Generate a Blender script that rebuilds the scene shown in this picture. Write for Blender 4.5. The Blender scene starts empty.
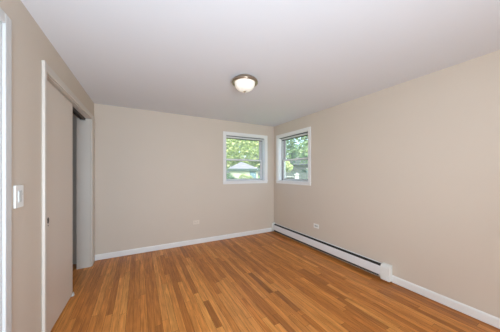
import bpy, bmesh, math, random
from mathutils import Matrix, Vector
random.seed(11)
PI = math.pi
S = bpy.context.scene
COL = S.collection

# ------------------------------------------------------------------ camera, world, light, exposure
HEATER_END = 1.392
XR, YB, XL, HC = 2.773, 3.940, -0.610, 2.440        # right wall, back wall, left wall (at the back corner), ceiling
TILT = math.radians(1.018)                          # the left wall is a degree out of square
YREAR = -2.80

cam_d = bpy.data.cameras.new('camera'); cam = bpy.data.objects.new('camera', cam_d); COL.objects.link(cam)
cam_d.sensor_width = 36.0; cam_d.lens = 36.0 * 204.72 / 500.0
cam_d.shift_y = (172.71 - 166.0) / 500.0
cam_d.clip_start = 0.02; cam_d.clip_end = 400
cam.location = (0, 0, 1.3655); cam.rotation_euler = (PI / 2, 0, -math.radians(28.5))
S.camera = cam

w = bpy.data.worlds.new('sky'); S.world = w; w.use_nodes = True
nt = w.node_tree; nt.nodes.clear()
sky = nt.nodes.new('ShaderNodeTexSky'); sky.sky_type = 'NISHITA'; sky.sun_disc = False
sky.sun_elevation = math.radians(48); sky.sun_rotation = math.radians(200); sky.dust_density = 3.0
bg = nt.nodes.new('ShaderNodeBackground'); bg.inputs['Strength'].default_value = 0.5
wo = nt.nodes.new('ShaderNodeOutputWorld')
nt.links.new(sky.outputs[0], bg.inputs[0]); nt.links.new(bg.outputs[0], wo.inputs[0])

sd = bpy.data.lights.new('sun', 'SUN'); sd.energy = 2.8; sd.angle = 0.02; sd.color = (1.0, 0.95, 0.86)
so = bpy.data.objects.new('sun', sd); COL.objects.link(so); so.rotation_euler = (math.radians(44), 0, math.radians(-18))
so.location = (-5, -12, 14)

def softbox(name, loc, rx, rz, sx, sy, watts, col, spread=180):
    d = bpy.data.lights.new(name, 'AREA'); d.shape = 'RECTANGLE'; d.size = sx; d.size_y = sy; d.energy = watts; d.color = col; d.spread = math.radians(spread)
    o = bpy.data.objects.new(name, d); COL.objects.link(o); o.location = loc; o.rotation_euler = (math.radians(rx), 0, math.radians(rz))
softbox('flash_bounced_off_ceiling', (0.05, -0.85, 0.95), 127, 24, 0.9, 0.9, 72, (0.76, 0.91, 1.06))      # the photographer's flash turned up towards the ceiling
softbox('added_rear_fill', (-0.1, -2.2, 1.20), 89, -27, 1.2, 1.2, 24, (0.82, 0.92, 1.02), 95)  # added fill lamp behind the camera, brightens the jambs and far right corner

S.view_settings.view_transform = 'Standard'; S.view_settings.look = 'None'
S.view_settings.exposure = 0.22; S.view_settings.gamma = 1.0; S.view_settings.use_curve_mapping = False

# ------------------------------------------------------------------ materials
def lin(r, g, b):
    f = lambda c: (c / 255 / 12.92) if c / 255 <= 0.04045 else ((c / 255 + 0.055) / 1.055) ** 2.4
    return (f(r), f(g), f(b), 1.0)

def mat(name, col, rough=0.5, metal=0.0, bump=0.0, bscale=60.0, vary=0.0, vscale=3.0, spec=0.5, emit=None, estr=0.0, coat=0.0):
    m = bpy.data.materials.new(name); m.use_nodes = True
    n = m.node_tree; p = n.nodes['Principled BSDF']
    p.inputs['Base Color'].default_value = col; p.inputs['Roughness'].default_value = rough
    p.inputs['Metallic'].default_value = metal; p.inputs['Specular IOR Level'].default_value = spec
    p.inputs['Coat Weight'].default_value = coat
    tc = n.nodes.new('ShaderNodeTexCoord')
    if bump:
        t = n.nodes.new('ShaderNodeTexNoise'); t.inputs['Scale'].default_value = bscale; t.inputs['Detail'].default_value = 4
        b = n.nodes.new('ShaderNodeBump'); b.inputs['Strength'].default_value = bump; b.inputs['Distance'].default_value = 0.002
        n.links.new(tc.outputs['Object'], t.inputs['Vector']); n.links.new(t.outputs[0], b.inputs['Height'])
        n.links.new(b.outputs[0], p.inputs['Normal'])
    if vary:
        t = n.nodes.new('ShaderNodeTexNoise'); t.inputs['Scale'].default_value = vscale; t.inputs['Detail'].default_value = 3
        r = n.nodes.new('ShaderNodeMixRGB'); r.blend_type = 'MIX'
        r.inputs[1].default_value = [c * (1 - vary) for c in col[:3]] + [1]; r.inputs[2].default_value = [min(1, c * (1 + vary)) for c in col[:3]] + [1]
        n.links.new(tc.outputs['Object'], t.inputs['Vector']); n.links.new(t.outputs[0], r.inputs[0])
        n.links.new(r.outputs[0], p.inputs['Base Color'])
    if emit:
        p.inputs['Emission Color'].default_value = emit; p.inputs['Emission Strength'].default_value = estr
    return m

M = {}
M['wall'] = mat('beige_wall_paint', lin(212, 199, 184), 0.6, bump=0.12, bscale=240, vary=0.012, spec=0.3)
M['ceiling'] = mat('white_ceiling_paint', lin(229, 231, 235), 0.8, bump=0.1, bscale=200, vary=0.01, spec=0.2)
M['trim'] = mat('white_trim_paint', lin(236, 235, 232), 0.35, bump=0.04, bscale=90)
M['door_trim'] = mat('cream_door_trim_paint', lin(213, 205, 194), 0.4, bump=0.04, bscale=90)
M['entry_trim'] = mat('cool_white_door_paint', lin(212, 212, 210), 0.45, bump=0.04, bscale=90)
M['panel'] = mat('closet_door_paint', lin(222, 211, 199), 0.45, bump=0.05, bscale=120, vary=0.01)
M['vinyl'] = mat('white_window_vinyl', lin(232, 232, 232), 0.3)
M['track'] = mat('grey_window_track', lin(110, 112, 115), 0.4, vary=0.05)
M['dark_track'] = mat('dark_closet_track', lin(62, 58, 54), 0.4, 0.6)
M['grey_vinyl'] = mat('light_grey_vinyl', lin(168, 171, 174), 0.4)
M['gasket'] = mat('dark_seal_and_shadow', lin(62, 66, 66), 0.7)
M['bronze'] = mat('dark_bronze', lin(60, 46, 36), 0.35, 0.9)
M['nickel'] = mat('brushed_nickel', lin(176, 160, 142), 0.32, 1.0, bump=0.03, bscale=300)
M['heater'] = mat('white_heater_enamel', lin(232, 233, 234), 0.35, bump=0.02, bscale=60)
M['cap'] = mat('white_end_cap_plastic', lin(234, 235, 230), 0.4)
M['fin'] = mat('dark_fin_metal', lin(48, 46, 44), 0.6, 0.5)
M['white_plastic'] = mat('white_plastic', lin(238, 238, 234), 0.3)
M['almond'] = mat('almond_plastic', lin(226, 214, 199), 0.35)
M['grey_plastic'] = mat('worn_grey_white_plastic', lin(176, 174, 168), 0.4)
M['paddle'] = mat('soft_white_plastic', lin(208, 210, 207), 0.4)
M['slot'] = mat('dark_slot', lin(40, 38, 36), 0.7)
M['glass_dome'] = mat('alabaster_glass', lin(240, 236, 226), 0.3, emit=(1.0, 0.94, 0.82, 1), estr=0.28, vary=0.05, vscale=14)
M['closet'] = mat('closet_shade_brown', lin(72, 55, 43), 0.7, vary=0.02)  # the closet's dimness is put into this dark brown wall colour

def glass_mat():
    m = bpy.data.materials.new('clear_pane_glass'); m.use_nodes = True; n = m.node_tree; n.nodes.clear()
    o = n.nodes.new('ShaderNodeOutputMaterial'); mx = n.nodes.new('ShaderNodeMixShader'); tr = n.nodes.new('ShaderNodeBsdfTransparent')
    gl = n.nodes.new('ShaderNodeBsdfGlossy'); gl.inputs['Roughness'].default_value = 0.02
    fr = n.nodes.new('ShaderNodeFresnel'); fr.inputs['IOR'].default_value = 1.45
    tr.inputs['Color'].default_value = (0.95, 0.97, 0.96, 1)
    ge = n.nodes.new('ShaderNodeNewGeometry'); fb = n.nodes.new('ShaderNodeMath'); fb.operation = 'SUBTRACT'; fb.inputs[0].default_value = 1.0
    mu = n.nodes.new('ShaderNodeMath'); mu.operation = 'MULTIPLY'
    n.links.new(ge.outputs['Backfacing'], fb.inputs[1]); n.links.new(fb.outputs[0], mu.inputs[0]); n.links.new(fr.outputs[0], mu.inputs[1])   # reflect at the front face only
    n.links.new(mu.outputs[0], mx.inputs[0]); n.links.new(tr.outputs[0], mx.inputs[1]); n.links.new(gl.outputs[0], mx.inputs[2])
    n.links.new(mx.outputs[0], o.inputs[0]); return m
M['glass'] = glass_mat()

def haze_mat():
    m = bpy.data.materials.new('milky_haze_sheet'); m.use_nodes = True; n = m.node_tree; n.nodes.clear(); L = n.links.new
    o = n.nodes.new('ShaderNodeOutputMaterial'); mx = n.nodes.new('ShaderNodeMixShader'); mx.inputs[0].default_value = 0.14
    tr = n.nodes.new('ShaderNodeBsdfTransparent'); df = n.nodes.new('ShaderNodeBsdfDiffuse'); tl = n.nodes.new('ShaderNodeBsdfTranslucent'); m2 = n.nodes.new('ShaderNodeMixShader')
    for k in (df, tl): k.inputs[0].default_value = (0.80, 0.82, 0.82, 1)
    L(df.outputs[0], m2.inputs[1]); L(tl.outputs[0], m2.inputs[2]); L(tr.outputs[0], mx.inputs[1]); L(m2.outputs[0], mx.inputs[2]); L(mx.outputs[0], o.inputs[0])
    return m
M['haze'] = haze_mat()  # pale sheet added to lay a milky haze over the view

FLOOR_GAIN = (1.55, 1.48, 1.15, 1)
def floor_mat():
    m = bpy.data.materials.new('oak_strip_floor'); m.use_nodes = True; n = m.node_tree; p = n.nodes['Principled BSDF']; L = n.links.new
    at = n.nodes.new('ShaderNodeAttribute'); at.attribute_name = 'tone'
    rid = n.nodes.new('ShaderNodeAttribute'); rid.attribute_name = 'shift'
    tc = n.nodes.new('ShaderNodeTexCoord'); ad = n.nodes.new('ShaderNodeVectorMath'); ad.operation = 'ADD'
    L(tc.outputs['Object'], ad.inputs[0]); L(rid.outputs['Color'], ad.inputs[1])
    mp = n.nodes.new('ShaderNodeMapping'); mp.inputs['Scale'].default_value = (42, 2.2, 1); L(ad.outputs[0], mp.inputs[0])
    g = n.nodes.new('ShaderNodeTexNoise'); g.inputs['Scale'].default_value = 1.6; g.inputs['Detail'].default_value = 6; g.inputs['Roughness'].default_value = 0.62
    L(mp.outputs[0], g.inputs['Vector'])
    mp2 = n.nodes.new('ShaderNodeMapping'); mp2.inputs['Scale'].default_value = (14, 1.6, 1); L(ad.outputs[0], mp2.inputs[0])
    wv = n.nodes.new('ShaderNodeTexNoise'); wv.inputs['Scale'].default_value = 2.0; wv.inputs['Detail'].default_value = 2; wv.inputs['Distortion'].default_value = 1.2
    L(mp2.outputs[0], wv.inputs['Vector'])
    r1 = n.nodes.new('ShaderNodeValToRGB'); r1.color_ramp.elements[0].position = 0.34; r1.color_ramp.elements[1].position = 0.66
    r1.color_ramp.elements[0].color = (0.74, 0.70, 0.66, 1); r1.color_ramp.elements[1].color = (1.10, 1.08, 1.05, 1)
    L(g.outputs[0], r1.inputs[0])
    r2 = n.nodes.new('ShaderNodeValToRGB'); r2.color_ramp.elements[0].position = 0.3; r2.color_ramp.elements[1].position = 0.7
    r2.color_ramp.elements[0].color = (0.80, 0.78, 0.76, 1); r2.color_ramp.elements[1].color = (1.08, 1.08, 1.08, 1)
    L(wv.outputs[0], r2.inputs[0])
    a = n.nodes.new('ShaderNodeMixRGB'); a.blend_type = 'MULTIPLY'; a.inputs[0].default_value = 1; L(at.outputs['Color'], a.inputs[1]); L(r1.outputs[0], a.inputs[2])
    b = n.nodes.new('ShaderNodeMixRGB'); b.blend_type = 'MULTIPLY'; b.inputs[0].default_value = 1; L(a.outputs[0], b.inputs[1]); L(r2.outputs[0], b.inputs[2])
    gm = n.nodes.new('ShaderNodeMixRGB'); gm.blend_type = 'MULTIPLY'; gm.inputs[0].default_value = 1; gm.inputs[2].default_value = FLOOR_GAIN
    L(b.outputs[0], gm.inputs[1]); L(gm.outputs[0], p.inputs['Base Color'])
    p.inputs['Roughness'].default_value = 0.36; p.inputs['Specular IOR Level'].default_value = 0.28
    bp = n.nodes.new('ShaderNodeBump'); bp.inputs['Strength'].default_value = 0.12; bp.inputs['Distance'].default_value = 0.001
    L(g.outputs[0], bp.inputs['Height']); L(bp.outputs[0], p.inputs['Normal'])
    return m
M['floor'] = floor_mat()

def leaf_mat(name, c0, c1, trans=0.45):
    m = bpy.data.materials.new(name); m.use_nodes = True; n = m.node_tree; n.nodes.clear(); L = n.links.new
    o = n.nodes.new('ShaderNodeOutputMaterial'); g = n.nodes.new('ShaderNodeNewGeometry'); r = n.nodes.new('ShaderNodeValToRGB')
    r.color_ramp.elements[0].color = c0; r.color_ramp.elements[1].color = c1; L(g.outputs['Random Per Island'], r.inputs[0])
    d = n.nodes.new('ShaderNodeBsdfDiffuse'); t = n.nodes.new('ShaderNodeBsdfTranslucent'); mx = n.nodes.new('ShaderNodeMixShader'); mx.inputs[0].default_value = trans
    L(r.outputs[0], d.inputs[0]); L(r.outputs[0], t.inputs[0]); L(d.outputs[0], mx.inputs[1]); L(t.outputs[0], mx.inputs[2]); L(mx.outputs[0], o.inputs[0])
    return m
M['leaf_lime'] = leaf_mat('yellow_green_leaves', lin(168, 190, 118), lin(238, 240, 192))
M['leaf_green'] = leaf_mat('mid_green_leaves', lin(112, 150, 104), lin(200, 220, 172))
M['leaf_dark'] = leaf_mat('dark_green_leaves', lin(62, 96, 72), lin(130, 162, 118), 0.25)
M['bark'] = mat('grey_brown_bark', lin(112, 100, 86), 0.9, bump=0.6, bscale=18, vary=0.2, vscale=9)
M['lawn'] = mat('lawn_grass', lin(120, 146, 88), 0.9, bump=0.5, bscale=40, vary=0.25, vscale=2)
M['shingle'] = mat('pale_grey_shingles', lin(146, 147, 156), 0.8, bump=0.4, bscale=30, vary=0.06, vscale=6)
M['shingle_dark'] = mat('dark_grey_shingles', lin(92, 94, 98), 0.85, bump=0.4, bscale=30, vary=0.08, vscale=6)
M['siding'] = mat('pale_siding', lin(214, 220, 200), 0.7, vary=0.03)
M['siding_grey'] = mat('grey_house_siding', lin(84, 88, 85), 0.75, vary=0.05)
M['fascia'] = mat('dark_green_fascia', lin(74, 96, 92), 0.6)
M['blue_glass'] = mat('blue_grey_window_glass', lin(128, 160, 178), 0.1, spec=0.8)
M['fence_grey'] = mat('weathered_grey_fence_wood', lin(94, 102, 99), 0.8, bump=0.3, bscale=25, vary=0.1, vscale=4)
M['fence_dark'] = mat('dark_green_stained_boards', lin(52, 68, 64), 0.8, bump=0.2, bscale=25, vary=0.1, vscale=4)
M['white_wood'] = mat('white_painted_timber', lin(186, 189, 186), 0.5, vary=0.02)

# ------------------------------------------------------------------ mesh helpers
def bx(bm, x0, x1, y0, y1, z0, z1):
    if x0 > x1: x0, x1 = x1, x0
    if y0 > y1: y0, y1 = y1, y0
    if z0 > z1: z0, z1 = z1, z0
    v = [bm.verts.new(p) for p in ((x0,y0,z0),(x1,y0,z0),(x1,y1,z0),(x0,y1,z0),(x0,y0,z1),(x1,y0,z1),(x1,y1,z1),(x0,y1,z1))]
    for f in ((0,3,2,1),(4,5,6,7),(0,1,5,4),(1,2,6,5),(2,3,7,6),(3,0,4,7)): bm.faces.new([v[i] for i in f])

def prism(bm, prof, axis, a0, a1):
    """extrude a closed 2-D profile along an axis: 'y' takes (x,z), 'x' takes (y,z), 'z' takes (x,y)"""
    def P(p, a): return (p[0], a, p[1]) if axis == 'y' else ((a, p[0], p[1]) if axis == 'x' else (p[0], p[1], a))
    A = [bm.verts.new(P(p, a0)) for p in prof]; B = [bm.verts.new(P(p, a1)) for p in prof]
    n = len(prof); bm.faces.new(A); bm.faces.new(B[::-1])
    for i in range(n): bm.faces.new((A[i], B[i], B[(i+1) % n], A[(i+1) % n]))
    bmesh.ops.recalc_face_normals(bm, faces=bm.faces)

def lathe(bm, prof, seg=48, mx=Matrix.Identity(4)):
    rings = []
    for r, z in prof:
        if r < 1e-6: rings.append([bm.verts.new(mx @ Vector((0, 0, z)))])
        else: rings.append([bm.verts.new(mx @ Vector((r*math.cos(2*PI*k/seg), r*math.sin(2*PI*k/seg), z))) for k in range(seg)])
    for a, b in zip(rings, rings[1:]):
        for k in range(seg):
            q = (k + 1) % seg
            if len(a) == 1 and len(b) == 1: continue
            if len(a) == 1: bm.faces.new((a[0], b[q], b[k]))
            elif len(b) == 1: bm.faces.new((a[k], a[q], b[0]))
            else: bm.faces.new((a[k], a[q], b[q], b[k]))
    bmesh.ops.recalc_face_normals(bm, faces=bm.faces)

def obj(name, bm, m, parent=None, bevel=0.0, seg=2, smooth=False, loc=None, rotz=0.0):
    me = bpy.data.meshes.new(name); bm.to_mesh(me); bm.free()
    o = bpy.data.objects.new(name, me); COL.objects.link(o); me.materials.append(M[m] if isinstance(m, str) else m)
    if parent: o.parent = parent
    if loc: o.location = loc
    if rotz: o.rotation_euler = (0, 0, rotz)
    if smooth:
        for p in me.polygons: p.use_smooth = True
    if bevel:
        b = o.modifiers.new('edge', 'BEVEL'); b.width = bevel; b.segments = seg; b.limit_method = 'ANGLE'; b.angle_limit = math.radians(40)
    return o

def boxobj(name, dims, m, parent=None, bevel=0.0, seg=2):
    bm = bmesh.new()
    for d in (dims if isinstance(dims[0], (tuple, list)) else [dims]): bx(bm, *d)
    return obj(name, bm, m, parent, bevel, seg)

def tag(o, label, cat, group=None, kind=None):
    o['label'] = label; o['category'] = cat
    if group: o['group'] = group
    if kind: o['kind'] = kind
    return o

def thing(name, label, cat, loc=(0, 0, 0), rotz=0.0, group=None, kind=None):
    o = bpy.data.objects.new(name, None); COL.objects.link(o); o.location = loc; o.rotation_euler = (0, 0, rotz)
    o.empty_display_size = 0.1
    return tag(o, label, cat, group, kind)

def left(y, wv=0.0, z=0.0):
    """point on the left wall: y = room depth, wv = distance out into the room"""
    u = YB - y
    return (XL - math.sin(TILT) * u + math.cos(TILT) * wv, YB - math.cos(TILT) * u - math.sin(TILT) * wv, z)
LROT = -TILT
def lf(y): return y - YB          # local y in the left wall's own frame

def struct(o, label, cat): return tag(o, label, cat, kind='structure')

# ------------------------------------------------------------------ room shell
# floor: every strip board is one quad with its own tone; surface pattern stays in one mesh
def build_floor():
    BW = 0.0585; x0, x1, y0, y1 = -1.45, XR + 0.02, YREAR, YB + 0.02
    bm = bmesh.new(); tl = bm.loops.layers.float_color.new('tone'); sl = bm.loops.layers.float_color.new('shift')
    pal = [(lin(176, 116, 62), 5), (lin(186, 126, 70), 5), (lin(166, 106, 55), 4), (lin(194, 136, 80), 3), (lin(156, 97, 49), 3), (lin(146, 91, 47), 1.2), (lin(198, 142, 84), 1.2), (lin(128, 79, 41), 0.35)]
    # boards that stand out in the photograph: (x, y start, y end, colour)
    special = [(1.315, 1.93, 2.45, lin(116, 71, 37)), (1.375, 1.55, 1.93, lin(122, 75, 40)), (0.62, 1.72, 2.14, lin(134, 83, 44)), (0.30, 1.40, 1.83, lin(134, 82, 44)), (0.13, 1.4, 2.0, lin(142, 89, 47)),
               (1.17, 1.2, 1.62, lin(140, 88, 47)), (2.05, 1.75, 2.2, lin(146, 92, 50)), (1.9, 1.0, 1.5, lin(142, 90, 48))]
    def quad(xa, xb, ya, yb, c):
        g = 0.0008
        f = bm.faces.new([bm.verts.new(p) for p in ((xa+g, ya+g, 0), (xb-g, ya+g, 0), (xb-g, yb-g, 0), (xa+g, yb-g, 0))])
        s = (random.uniform(0, 40), random.uniform(0, 40), random.uniform(0, 9), 1)
        for l in f.loops: l[tl] = c; l[sl] = s
    n = int((x1 - x0) / BW) + 1
    for i in range(n):
        xa = x0 + i*BW; xb = min(xa + BW, x1); xc = (xa + xb) / 2
        sp = sorted([s for s in special if abs(s[0] - xc) <= BW/2], key=lambda s: s[1])
        cuts = []
        y = y0 - random.uniform(0, 0.9)
        segs = []
        while y < y1:
            L = random.choice((0.5, 0.7, 0.9, 1.2, 1.5, 1.9)) * random.uniform(0.85, 1.15)
            segs.append([max(y, y0), min(y + L, y1), None]); y += L
        for s in sp:
            new = []
            for a, b, c in segs:
                if b <= s[1] or a >= s[2]: new.append([a, b, c]); continue
                if a < s[1]: new.append([a, s[1], c])
                if b > s[2]: new.append([s[2], b, c])
            new.append([s[1], s[2], [a*0.75 + b*0.25 for a, b in zip(s[3], lin(176, 116, 62))]]); segs = new
        for a, b, c in segs:
            if b - a < 0.01: continue
            if c is None:
                c = random.choices([p[0] for p in pal], [p[1] for p in pal])[0]; k = random.uniform(0.94, 1.06); c = [a*0.7 + b*0.3 for a, b in zip(c, lin(176, 116, 62))]
                c = (c[0]*k, c[1]*k, c[2]*k, 1.0)
            quad(xa, xb, a, b, c)
    dark = lin(70, 40, 20)
    nb = len(bm.faces)
    bx(bm, x0, x1, y0, y1, -0.12, -0.0012)
    bm.faces.ensure_lookup_table()
    for f in bm.faces[nb:]:
        for l in f.loops: l[tl] = dark; l[sl] = (0, 0, 0, 1)
    return obj('floor', bm, 'floor')
struct(build_floor(), 'glossy orange-brown oak strip floor running towards the back wall', 'floor')

struct(boxobj('ceiling', (-1.45, XR + 0.2, YREAR - 0.2, YB + 0.2, HC, HC + 0.15), 'ceiling'), 'plain white ceiling above the whole room', 'ceiling')

# window openings
BWX0, BWX1, WZ0, WZ1 = 1.573, 2.527, 1.190, 2.150          # back window opening
RWY0, RWY1 = 2.824, 3.766                                   # right window opening
T = 0.20
struct(boxobj('wall_back', [(-1.45, BWX0, YB, YB+T, -0.1, HC), (BWX1, XR+T, YB, YB+T, -0.1, HC), (BWX0, BWX1, YB, YB+T, -0.1, WZ0), (BWX0, BWX1, YB, YB+T, WZ1, HC)], 'wall'), 'beige back wall with one window near its right end', 'wall')
struct(boxobj('wall_right', [(XR, XR+T, YREAR, RWY0, -0.1, HC), (XR, XR+T, RWY1, YB, -0.1, HC), (XR, XR+T, RWY0, RWY1, -0.1, WZ0), (XR, XR+T, RWY0, RWY1, WZ1, HC)], 'wall'), 'long beige right wall with one window by the far corner', 'wall')
struct(boxobj('wall_rear', (-1.45, XR+T, YREAR-T, YREAR, -0.1, HC), 'wall'), 'beige rear wall behind the viewer', 'wall')

# left wall in its own frame (local x = out into the room, local y = towards the back corner)
CY0, CY1, CZ = 2.137, 3.722, 2.156      # closet opening
DY0, DY1, DZ = 0.800, 1.614, 2.178      # entry doorway
LT = 0.160
yr = YREAR - 0.1
bm = bmesh.new()
for a, b, z0, z1 in ((yr, DY0, -0.1, HC), (DY0, DY1, DZ, HC), (DY1, CY0, -0.1, HC), (CY0, CY1, CZ, HC), (CY1, YB, -0.1, HC)):
    bx(bm, -LT, 0, lf(a), lf(b), z0, z1)
struct(obj('wall_left', bm, 'wall', loc=left(YB), rotz=LROT), 'beige left wall holding the entry doorway and the closet opening', 'wall')
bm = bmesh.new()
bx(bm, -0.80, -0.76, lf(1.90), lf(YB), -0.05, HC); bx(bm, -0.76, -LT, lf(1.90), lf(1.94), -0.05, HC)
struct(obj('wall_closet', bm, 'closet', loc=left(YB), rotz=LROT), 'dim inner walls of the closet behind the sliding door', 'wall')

# baseboards: flat board with an eased top
def base_prof(t, hgt): return [(0, 0.006), (t, 0.006), (t, hgt-0.016), (t*0.72, hgt-0.006), (t*0.3, hgt), (0, hgt)]
bm = bmesh.new(); prism(bm, [(YB - p[0], p[1]) for p in base_prof(0.015, 0.092)], 'x', XL + 0.012, XR - 0.075)
struct(obj('baseboard_back', bm, 'trim'), 'white baseboard along the foot of the back wall', 'baseboard')
bm = bmesh.new(); prism(bm, [(XR - p[0], p[1]) for p in base_prof(0.015, 0.092)], 'y', YREAR, HEATER_END)
struct(obj('baseboard_right', bm, 'trim'), 'white baseboard along the right wall in front of the heater', 'baseboard')
bm = bmesh.new(); prism(bm, base_prof(0.015, 0.092), 'y', lf(CY1 + 0.145), lf(YB - 0.017))
struct(obj('baseboard_left', bm, 'trim', loc=left(YB), rotz=LROT), 'short white baseboard between closet casing and back corner', 'baseboard')
bm = bmesh.new(); prism(bm, base_prof(0.015, 0.092), 'y', lf(DY1 + 0.056), lf(CY0 - 0.045))
struct(obj('baseboard_left', bm, 'trim', loc=left(YB), rotz=LROT), 'white baseboard below the light switch between doorway and closet', 'baseboard')

# ------------------------------------------------------------------ windows
def window(name, label, loc, rotz, W, track_mat):
    """local x = along the wall, y = outwards, origin at the opening's lower left inside corner"""
    Hh = WZ1 - WZ0
    t = thing(name, label, 'window', loc, rotz, kind='structure')
    cw, ct = 0.062, 0.016
    bm = bmesh.new()
    for d in ((-cw, 0.004, -ct, 0, 0, Hh+cw), (W-0.004, W+cw, -ct, 0, 0, Hh+cw), (0.004, W-0.004, -ct, 0, Hh-0.004, Hh+cw)): bx(bm, *d)
    obj('casing', bm, 'trim', t, 0.004)
    bm = bmesh.new(); bx(bm, -cw-0.004, W+cw+0.004, -0.026, 0, -0.016, 0.004); bx(bm, 0.001, W-0.001, 0, 0.10, -0.002, 0.004)
    obj('sill', bm, 'trim', t, 0.003)
    bm = bmesh.new(); bx(bm, -cw, W+cw, -0.014, 0, -0.062, -0.017)
    obj('apron', bm, 'trim', t, 0.003)
    e = 0.012
    bm = bmesh.new()
    for d in ((0.0005, e, 0.001, 0.198, 0.005, Hh-0.0005), (W-e, W-0.0005, 0.001, 0.198, 0.005, Hh-0.0005), (e, W-e, 0.001, 0.198, Hh-e, Hh-0.0005), (e, W-e, 0.1, 0.198, 0.0, 0.016)): bx(bm, *d)
    obj('jamb_liner', bm, 'vinyl', t)
    # dark balance tracks down both sides
    bm = bmesh.new()
    for y in (0.088, 0.140):
        bx(bm, e, e+0.007, y, y+0.013, 0.006, Hh-e); bx(bm, W-e-0.007, W-e, y, y+0.013, 0.006, Hh-e)
    obj('side_track', bm, track_mat, t)
    bm = bmesh.new(); bx(bm, e+0.008, W-e-0.008, 0.101, 0.1055, 0.0045, 0.021); obj('bottom_seal', bm, 'gasket', t)
    bm = bmesh.new(); bx(bm, e, W-e, 0.014, 0.060, Hh-e-0.007, Hh-e-0.0005); bx(bm, e, W-e, 0.104, 0.112, Hh-e-0.046, Hh-e-0.030)
    obj('head_shadow_lines', bm, 'gasket', t)  # dark strips that paint the shadow gaps at the window head
    bm = bmesh.new(); bx(bm, e, W-e, 0.060, 0.104, Hh-e-0.034, Hh-e-0.0005); bx(bm, e, W-e, 0.112, 0.150, Hh-e-0.034, Hh-e-0.0005)
    obj('head_stop', bm, 'vinyl', t, 0.003)
    bm = bmesh.new(); bx(bm, e, W-e, 0.1885, 0.1895, 0.012, Hh-e-0.0005)
    obj('haze_sheet', bm, 'haze', t)
    mid = 0.455
    def sash(nm, z0, z1, y0, y1, bot, top, stile):
        bm = bmesh.new(); a, b = e+0.008, W-e-0.008
        bx(bm, a, a+stile, y0, y1, z0, z1); bx(bm, b-stile, b, y0, y1, z0, z1)
        bx(bm, a+stile, b-stile, y0, y1, z0, z0+bot); bx(bm, a+stile, b-stile, y0, y1, z1-top, z1)
        s = obj(nm, bm, 'vinyl', t, 0.003)
        bm = bmesh.new(); bx(bm, a+stile-0.004, b-stile+0.004, (y0+y1)/2-0.002, (y0+y1)/2+0.002, z0+bot-0.004, z1-top+0.004)
        obj('pane', bm, 'glass', s)
        bm = bmesh.new(); ya = y0 + 0.004; q = 0.005
        x0, x1, c0, c1 = a+stile, b-stile, z0+bot, z1-top
        for d in ((x0, x0+q, c0, c1), (x1-q, x1, c0, c1), (x0+q, x1-q, c0, c0+q), (x0+q, x1-q, c1-q, c1)): bx(bm, d[0], d[1], ya, ya+0.006, d[2], d[3])
        obj('gasket', bm, 'gasket', s)
        return s
    sash('upper_sash', mid-0.018, Hh-e-0.004, 0.154, 0.182, 0.034, 0.030, 0.032)
    lo = sash('lower_sash', 0.014, mid+0.018, 0.106, 0.136, 0.026, 0.034, 0.036)
    bm = bmesh.new(); bx(bm, W/2-0.03, W/2+0.03, 0.108, 0.134, mid+0.018, mid+0.026); bx(bm, W/2-0.008, W/2+0.026, 0.112, 0.122, mid+0.026, mid+0.036)
    obj('latch', bm, 'white_plastic', lo, 0.002)
    return t
window('window_1', 'white double-hung window in the back wall, left of the corner', (BWX0, YB, WZ0), 0, BWX1 - BWX0, 'grey_vinyl')
window('window_2', 'white double-hung window in the right wall, right of the corner', (XR, RWY1, WZ0), -PI/2, RWY1 - RWY0, 'gasket')

# ------------------------------------------------------------------ entry doorway at the far left
d1 = thing('door_1', 'white entry door in its cased frame at the left edge', 'door', left(DY0), LROT, kind='structure')
DW = DY1 - DY0
cw = 0.056
bm = bmesh.new()
for a, b, z0, z1 in ((-cw, 0.004, 0, DZ+cw), (DW-0.004, DW+cw, 0, DZ+cw), (0.004, DW-0.004, DZ-0.004, DZ+cw)):
    bx(bm, 0, 0.016, a, b, z0, z1)
obj('casing', bm, 'entry_trim', d1, 0.005, 3)
bm = bmesh.new()
for a, b, z0, z1 in ((0.0005, 0.014, 0, DZ-0.014), (DW-0.014, DW-0.0005, 0, DZ-0.014), (0.0005, DW-0.0005, DZ-0.014, DZ-0.0005)): bx(bm, -LT, -0.0005, a, b, z0, z1)
obj('jamb', bm, 'entry_trim', d1)
bm = bmesh.new()
for a, b, z0, z1 in ((0.014, 0.026, 0, DZ-0.026), (DW-0.026, DW-0.014, 0, DZ-0.026), (0.014, DW-0.014, DZ-0.026, DZ-0.014)): bx(bm, -0.088, -0.05, a, b, z0, z1)
obj('door_stop', bm, 'entry_trim', d1)
a, b, top = 0.017, DW-0.017, DZ-0.017
bm = bmesh.new(); bx(bm, -0.130, -0.094, a, b, 0.008, top)
for z0, z1 in ((0.22, 0.98), (1.12, 2.0)):
    for y0, y1 in ((a+0.11, (a+b)/2-0.05), ((a+b)/2+0.05, b-0.11)):
        bx(bm, -0.094, -0.089, y0, y1, z0, z1)
slab = obj('door_panel', bm, 'entry_trim', d1, 0.004)
bm = bmesh.new(); lathe(bm, [(0, 0.0), (0.030, 0.0), (0.030, 0.006), (0.012, 0.010), (0.012, 0.030), (0.024, 0.040), (0.027, 0.052), (0.020, 0.064), (0, 0.067)], 24, Matrix.Translation((-0.094, a+0.065, 0.96)) @ Matrix.Rotation(PI/2, 4, 'Y'))
obj('door_knob', bm, 'nickel', slab, smooth=True)

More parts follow.
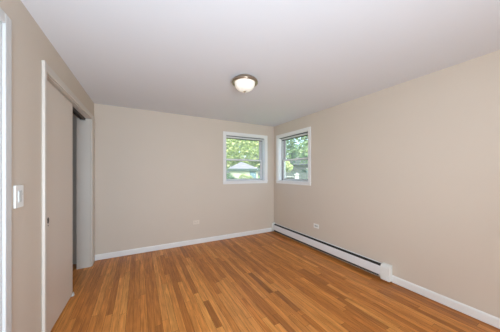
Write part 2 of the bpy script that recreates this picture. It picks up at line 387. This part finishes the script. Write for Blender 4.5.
# ------------------------------------------------------------------ closet with its sliding door
d2 = thing('door_2', 'beige sliding closet door partly open in its white frame', 'door', left(CY0), LROT, kind='structure')
CW = CY1 - CY0
ctop = 2.214
bm = bmesh.new(); bx(bm, 0, 0.022, -0.045, 0.003, 0, ctop); bx(bm, 0, 0.020, CW-0.003, CW+0.145, 0, ctop)
obj('casing', bm, 'door_trim', d2, 0.007, 3)
bm = bmesh.new(); bx(bm, 0, 0.016, 0.0035, CW-0.0035, CZ-0.006, ctop)
obj('header_board', bm, 'door_trim', d2, 0.003)
bm = bmesh.new(); bx(bm, -LT, -0.0005, 0.0005, 0.014, 0, CZ-0.0005); bx(bm, -LT, -0.0005, CW-0.014, CW-0.0005, 0, CZ-0.0005); bx(bm, -LT, -0.0005, 0.014, CW-0.014, CZ-0.013, CZ-0.0005)
obj('jamb', bm, 'door_trim', d2)
bm = bmesh.new()
for x in (-0.060, -0.080, -0.104): bx(bm, x-0.003, x, 0.016, CW-0.016, CZ-0.045, CZ-0.014)
bx(bm, -0.107, -0.056, 0.016, CW-0.016, CZ-0.018, CZ-0.014)
obj('overhead_track', bm, 'dark_track', d2)
DWid = 2.944 - CY0 - 0.016
bm = bmesh.new(); bx(bm, -0.052, -0.020, 0.016, 0.016 + DWid, 0.018, CZ-0.027)
sp = obj('sliding_panel', bm, 'panel', d2, 0.003)
mxp = Matrix.Translation((-0.020, 0.146, 0.970)) @ Matrix.Rotation(PI/2, 4, 'Y')
bm = bmesh.new(); lathe(bm, [(0.0, 0.0004), (0.015, 0.0006), (0.019, 0.002), (0.024, 0.002), (0.026, 0.0)], 28, mxp)
bmesh.ops.scale(bm, vec=(1, 0.62, 1), space=Matrix.Translation((0, -0.146, 0)), verts=bm.verts)
obj('finger_pull', bm, 'bronze', sp, smooth=True)
bm = bmesh.new(); lathe(bm, [(0, 0.0022), (0.004, 0.0018), (0.006, 0.0)], 14, Matrix.Translation((-0.020, 0.146, 0.928)) @ Matrix.Rotation(PI/2, 4, 'Y'))
obj('screw', bm, 'bronze', sp, smooth=True)
bm = bmesh.new(); bx(bm, -0.060, -0.004, DWid-0.010, DWid+0.030, 0.0, 0.006); bx(bm, -0.018, -0.010, DWid-0.010, DWid+0.030, 0.006, 0.030)
obj('floor_guide', bm, 'white_plastic', d2, 0.002)

# ------------------------------------------------------------------ baseboard heater
HY0, HY1 = 1.392, 3.925
hx = lambda d: XR - d
ht = thing('baseboard_heater', 'long white hydronic baseboard heater at the foot of the right wall', 'heater', (XR, (HY0+HY1)/2, 0))
def hloc(o): o.location = (-XR, -(HY0+HY1)/2, 0); return o
bm = bmesh.new(); prism(bm, [(hx(0.001), 0.02), (hx(0.004), 0.02), (hx(0.004), 0.192), (hx(0.009), 0.192), (hx(0.011), 0.189), (hx(0.013), 0.190), (hx(0.011), 0.195), (hx(0.009), 0.197), (hx(0.001), 0.197)], 'y', HY0+0.02, HY1-0.02)
hloc(obj('back_plate', bm, 'heater', ht))
bm = bmesh.new(); prism(bm, [(hx(0.052), 0.168), (hx(0.060), 0.174), (hx(0.064), 0.174), (hx(0.066), 0.168), (hx(0.066), 0.070), (hx(0.060), 0.058), (hx(0.058), 0.060), (hx(0.0635), 0.072), (hx(0.0635), 0.168), (hx(0.060), 0.171), (hx(0.054), 0.166)], 'y', HY0+0.02, HY1-0.02)
hloc(obj('front_cover', bm, 'heater', ht))
bm = bmesh.new()
n = 110
for i in range(n):
    y = HY0 + 0.16 + (HY1-HY0-0.24) * i/(n-1); bx(bm, hx(0.057), hx(0.006), y, y+0.0012, 0.030, 0.130)
lathe(bm, [(0, 0), (0.011, 0), (0.011, HY1-HY0-0.06), (0, HY1-HY0-0.06)], 14, Matrix.Translation((hx(0.030), HY1-0.03, 0.095)) @ Matrix.Rotation(PI/2, 4, 'X'))
hloc(obj('heating_element', bm, 'fin', ht))
bm = bmesh.new(); prism(bm, [(hx(0.0512), 0.164), (hx(0.0512), 0.167), (hx(0.006), 0.190), (hx(0.006), 0.186)], 'y', HY0+0.107, HY1-0.044)
hloc(obj('damper', bm, 'fin', ht))
capp = [(hx(0.001), 0.018), (hx(0.071), 0.018), (hx(0.073), 0.022), (hx(0.073), 0.178), (hx(0.066), 0.196), (hx(0.040), 0.213), (hx(0.001), 0.213)]
bm = bmesh.new(); prism(bm, capp, 'y', HY0, HY0+0.108)
hloc(obj('end_cap', bm, 'cap', ht, 0.008, 3))
bm = bmesh.new(); prism(bm, capp, 'y', HY1-0.045, HY1)
hloc(obj('end_cap', bm, 'cap', ht, 0.006, 3))

# ------------------------------------------------------------------ ceiling light
CLX, CLY = 1.058, 2.072
cl = thing('ceiling_light', 'round flush-mount light with brushed nickel pan and frosted bowl', 'ceiling light', (CLX, CLY, HC))
bm = bmesh.new(); lathe(bm, [(0.0, 0.0), (0.102, 0.0), (0.106, -0.006), (0.112, -0.014), (0.132, -0.022), (0.144, -0.034), (0.149, -0.050), (0.148, -0.058), (0.140, -0.063), (0.122, -0.060), (0.112, -0.050), (0.0, -0.040)], 64)
obj('ceiling_pan', bm, 'nickel', cl, smooth=True)
bm = bmesh.new(); prof = [(0.116, -0.052)]
for k in range(1, 15):
    a = k / 14 * PI / 2; prof.append((0.116 * math.cos(a) ** 0.80 if k < 14 else 0.0, -0.055 - 0.094 * math.sin(a)))
lathe(bm, prof, 64); obj('glass_bowl', bm, 'glass_dome', cl, smooth=True)
bm = bmesh.new(); lathe(bm, [(0, -0.145), (0.014, -0.147), (0.017, -0.152), (0.012, -0.156), (0.007, -0.159), (0.009, -0.165), (0.006, -0.171), (0, -0.172)], 24)
obj('finial', bm, 'nickel', cl, smooth=True)

# ------------------------------------------------------------------ switch and outlets
sw = thing('light_switch', 'white dimmer switch plate on the left wall beside the doorway', 'light switch', left(1.764, 0, 1.222), LROT)
bm = bmesh.new(); bx(bm, 0, 0.012, -0.046, 0.046, -0.068, 0.068); obj('wall_plate', bm, 'white_plastic', sw, 0.003, 3)
bm = bmesh.new(); bx(bm, 0.0115, 0.017, -0.020, 0.012, -0.034, 0.034); obj('paddle', bm, 'paddle', sw, 0.002)
bm = bmesh.new(); bx(bm, 0.0115, 0.0130, 0.015, 0.021, -0.034, 0.034); sl = obj('slider_slot', bm, 'track', sw)
bm = bmesh.new(); bx(bm, 0.0125, 0.0170, 0.0145, 0.0215, 0.006, 0.018); obj('slider', bm, 'paddle', sl, 0.001)

def outlet(label, loc, rotz, pm, rm):
    """horizontal duplex outlet; local x = along the wall, -y = out into the room"""
    t = thing('wall_outlet', label, 'outlet', loc, rotz, group='duplex wall outlets')
    bm = bmesh.new(); bx(bm, -0.060, 0.060, -0.006, 0, -0.037, 0.037); obj('wall_plate', bm, pm, t, 0.0025, 3)
    for s in (-1, 1):
        bm = bmesh.new(); prism(bm, [(s*0.0195 + 0.0145*math.cos(k*PI/8)*(1.0), max(-0.0165, min(0.0165, 0.0172*math.sin(k*PI/8)))) for k in range(16)], 'y', -0.0085, -0.0055)
        r = obj('receptacle', bm, rm, t)
        bm = bmesh.new(); bx(bm, s*0.0195-0.004, s*0.0195+0.005, -0.0089, -0.0084, 0.005, 0.0075); bx(bm, s*0.0195-0.004, s*0.0195+0.004, -0.0089, -0.0084, -0.0075, -0.005)
        bx(bm, s*0.0195-0.011, s*0.0195-0.007, -0.0089, -0.0084, -0.002, 0.002)
        obj('slot', bm, 'slot', r)
    bm = bmesh.new(); lathe(bm, [(0, 0.0085), (0.002, 0.0083), (0.003, 0.006)], 12, Matrix.Rotation(PI/2, 4, 'X')); obj('screw', bm, pm, t)
    return t
outlet('beige sideways duplex outlet low on the back wall', (0.965, YB, 0.415), 0, 'almond', 'almond')
outlet('white sideways duplex outlet low on the right wall above the heater', (XR, 2.635, 0.418), -PI/2, 'white_plastic', 'grey_plastic')

# ------------------------------------------------------------------ outdoors
GZ = -0.5
struct(boxobj('lawn', (-30, 90, -30, 110, GZ-0.3, GZ), 'lawn'), 'green lawn outside below the windows', 'lawn')

def crown(blobs, n, size):
    bm = bmesh.new(); tot = sum(b[3]**2 for b in blobs)
    for (cx, cy, cz, r, fz) in blobs:
        for i in range(int(n * r*r / tot)):
            v = Vector((random.gauss(0, 1), random.gauss(0, 1), random.gauss(0, 1))).normalized() * r * random.uniform(0.35, 1.0) ** 0.5
            c = Vector((cx + v.x, cy + v.y, cz + v.z*fz))
            a = Vector((random.uniform(-1, 1), random.uniform(-1, 1), random.uniform(-1, 1))).normalized(); b = a.orthogonal().normalized()
            s = size * random.uniform(0.6, 1.3)
            bm.faces.new([bm.verts.new(c + p) for p in (a*s, b*s*0.55 + a*s*0.1, -a*s, -b*s*0.55 + a*s*0.1)])
    return bm
def trunk(hgt, r, branches):
    bm = bmesh.new()
    def tube(p, q, r0, r1, k=9):
        p, q = Vector(p), Vector(q); d = (q-p).normalized(); u = d.orthogonal().normalized(); v = d.cross(u)
        A = [bm.verts.new(p + (u*math.cos(2*PI*i/k) + v*math.sin(2*PI*i/k))*r0) for i in range(k)]
        B = [bm.verts.new(q + (u*math.cos(2*PI*i/k) + v*math.sin(2*PI*i/k))*r1) for i in range(k)]
        for i in range(k): bm.faces.new((A[i], A[(i+1) % k], B[(i+1) % k], B[i]))
        bm.faces.new(A[::-1]); bm.faces.new(B)
    tube((0, 0, -0.05), (0.05, 0, hgt*0.5), r, r*0.8); tube((0.05, 0, hgt*0.5), (0.0, 0.05, hgt), r*0.8, r*0.35)
    for (dx, dy, z0, z1) in branches: tube((0.03, 0, z0), (dx, dy, z1), r*0.45, r*0.15, 7)
    return bm
def tree(label, loc, hgt, r, blobs, n, size, leaf, name='garden_tree', br=None):
    t = thing(name, label, 'tree', loc, group='trees outside the windows')
    obj('trunk', trunk(hgt, r, br or [(1.2, 0.4, hgt*0.5, hgt*0.95), (-1.1, -0.5, hgt*0.55, hgt), (0.3, -1.1, hgt*0.6, hgt*1.05)]), 'bark', t, smooth=True)
    obj('crown', crown(blobs, n, size), leaf, t); return t
def shrub(label, loc, blobs, n, size, leaf):
    t = thing('garden_shrub', label, 'shrub', loc, group='shrubs outside the windows')
    obj('stem', trunk(0.7, 0.05, [(0.3, 0.1, 0.2, 0.8), (-0.3, -0.1, 0.2, 0.8)]), 'bark', t)
    obj('foliage', crown(blobs, n, size), leaf, t); return t

# view through the back window
tree('yellow-green leafy tree filling the upper back window', (9.1, 24.2, GZ), 5.0, 0.20, [(2.2, -1.1, 6.2, 2.6, 1.0), (0.4, -0.3, 5.2, 1.8, 1.0), (3.8, -1.6, 5.4, 1.9, 1.0), (1.6, -1, 8.2, 1.8, 1.0)], 2000, 0.26, 'leaf_lime')
tree('broad pale green tree standing behind the garage roof', (22.5, 44.0, GZ), 5.5, 0.35, [(0, 0, 7, 4.5, 1.0), (-4, 2, 5.5, 3.6, 0.9), (4, -2, 5.5, 3.6, 0.9), (0, 0, 11, 3.2, 1)], 4200, 0.5, 'leaf_lime')
tree('mid green tree left of the garage in the back window', (10.9, 33.2, GZ), 3.5, 0.16, [(0, 0, 4.2, 1.9, 1.1), (0.3, 0, 6.2, 1.4, 1.1)], 1300, 0.28, 'leaf_green')
shrub('bright yellow-green shrub in front of the garage wall', (15.2, 30.2, GZ), [(0, 0, 0.95, 0.85, 0.9), (0.8, -0.4, 0.8, 0.7, 0.9)], 700, 0.14, 'leaf_lime')
shrub('dark green shrub at the left corner of the garage', (12.6, 30.4, GZ), [(0, 0, 1.0, 0.95, 0.9), (0.8, -0.3, 0.7, 0.6, 0.9)], 700, 0.15, 'leaf_green')

gr = thing('garage', 'small pale garage with a low grey hip roof outside back window', 'garage', (17.1, 34.0, GZ), math.radians(-27))
bm = bmesh.new(); bx(bm, -2.6, 2.6, 0, 5, -0.02, 2.6); obj('wall', bm, 'siding', gr)
bm = bmesh.new()
ev = [(-3.0, -0.4, 2.58), (3.0, -0.4, 2.58), (3.0, 5.4, 2.58), (-3.0, 5.4, 2.58)]
V = [bm.verts.new(p) for p in ev] + [bm.verts.new((-0.5, 2.2, 4.0)), bm.verts.new((-0.3, 2.9, 4.0))]
for f in ((0, 1, 4), (1, 2, 5, 4), (2, 3, 5), (3, 0, 4, 5), (3, 2, 1, 0)): bm.faces.new([V[i] for i in f])
obj('roof', bm, 'shingle', gr)
bm = bmesh.new(); bx(bm, -3.0, 3.0, -0.42, -0.36, 2.16, 2.62); bx(bm, -3.02, -2.96, -0.36, 5.4, 2.16, 2.62); bx(bm, 2.96, 3.02, -0.36, 5.4, 2.16, 2.62); obj('fascia', bm, 'fascia', gr)
bm = bmesh.new(); bx(bm, 1.15, 2.35, -0.05, 0.02, 0.75, 2.15); gw = obj('window_frame', bm, 'fascia', gr)
bm = bmesh.new(); bx(bm, 1.22, 2.28, -0.07, -0.04, 0.82, 2.08); obj('pane', bm, 'blue_glass', gw)

# view through the right window
tree('bushy green tree filling the upper right window', (15.7, 14.95, GZ), 4.2, 0.18, [(-1.4, .8, 5.0, 2.3, 1.0), (-2.6, 1.8, 3.9, 1.5, 1.0), (-.1, -.2, 4.4, 1.5, 1.0), (-1.2, .7, 6.6, 1.5, 1.0)], 2800, 0.22, 'leaf_green')
tree('pale green tree behind the grey house in right window', (41, 38, GZ), 5.5, 0.3, [(0, 0, 7, 4.2, 1.0), (-3.5, 3, 6, 3.4, 0.9), (3, -3, 6, 3.4, 0.9), (0, 0, 10.5, 3, 1)], 3600, 0.5, 'leaf_lime')
tree('small yellow-green tree low in the right window', (11.0, 14.2, GZ), 1.9, 0.09, [(0, 0, 2.45, 0.62, 0.9), (0.3, -0.2, 2.3, 0.45, 0.9)], 420, 0.14, 'leaf_lime', br=[(0.3, 0.1, 1.0, 2.0), (-0.3, -0.1, 1.0, 2.0)])
shrub('dark clipped hedge bush behind the grey fence', (17.6, 18.4, GZ), [(0, 0, 1.45, 0.95, 0.9), (1.1, -1.2, 1.45, 0.95, 0.9), (-0.9, 1.1, 1.3, 0.8, 0.9)], 1500, 0.15, 'leaf_dark')

fn = thing('board_fence', 'weathered grey board fence across the lower right window', 'fence', (13.9, 15.1, GZ), math.radians(-40))
for k in range(-2, 3):
    bm = bmesh.new(); bx(bm, k*1.6-0.05, k*1.6+0.05, 0.03, 0.13, -0.02, 1.98); obj('post', bm, 'fence_grey', fn)
bm = bmesh.new()
for k in range(22): bx(bm, -3.2+k*0.293, -3.2+k*0.293+0.28, -0.01, 0.02, 0.03, 1.88)
bx(bm, -3.2, 3.25, 0.02, 0.06, 0.4, 0.48); bx(bm, -3.2, 3.25, 0.02, 0.06, 1.5, 1.58)
obj('board_panel', bm, 'fence_grey', fn)
lw_ = thing('low_fence', 'dark green low fence with a white cap rail', 'fence', (8.9, 10.85, GZ), math.radians(-38))
bm = bmesh.new()
for k in range(12): bx(bm, -1.5+k*0.15, -1.5+k*0.15+0.135, -0.01, 0.015, 0.03, 1.55)
obj('board_panel', bm, 'fence_dark', lw_)
bm = bmesh.new(); bx(bm, -1.52, 0.30, -0.05, 0.06, 1.57, 1.62); obj('cap_rail', bm, 'white_wood', lw_)
for x in (-1.5, -0.6):
    bm = bmesh.new(); bx(bm, x-0.04, x+0.04, 0.015, 0.095, -0.02, 1.55); obj('post', bm, 'fence_dark', lw_)
pt = thing('gate_post', 'white square gate post at the end of the low fence', 'post', (9.29, 10.55, GZ), math.radians(-38))
bm = bmesh.new(); bx(bm, -0.13, 0.13, -0.13, 0.13, -0.02, 1.72); obj('shaft', bm, 'white_wood', pt, 0.01)
bm = bmesh.new(); bx(bm, -0.17, 0.17, -0.17, 0.17, 1.72, 1.77)
q = [bm.verts.new(p) for p in ((-0.15, -0.15, 1.77), (0.15, -0.15, 1.77), (0.15, 0.15, 1.77), (-0.15, 0.15, 1.77), (0, 0, 1.86))]
for f in ((0, 1, 4), (1, 2, 4), (2, 3, 4), (3, 0, 4), (3, 2, 1, 0)): bm.faces.new([q[i] for i in f])
obj('cap', bm, 'white_wood', pt)
hs = thing('house', 'grey sided house behind the fence in the right window', 'house', (24.6, 23.6, GZ), math.radians(-42))
bm = bmesh.new(); bx(bm, -4, 4, 0, 6, -0.02, 3.2)
obj('wall', bm, 'siding_grey', hs)
bm = bmesh.new(); prism(bm, [(-0.5, 3.15), (6.5, 3.15), (3, 4.6)], 'x', -4.3, 4.3); obj('roof', bm, 'shingle_dark', hs)
bm = bmesh.new(); bx(bm, -1.4, -0.2, -0.06, 0.02, 1.3, 2.6); wf = obj('window_frame', bm, 'white_wood', hs)
bm = bmesh.new(); bx(bm, -1.3, -0.3, -0.08, -0.05, 1.4, 2.5); obj('pane', bm, 'blue_glass', wf)
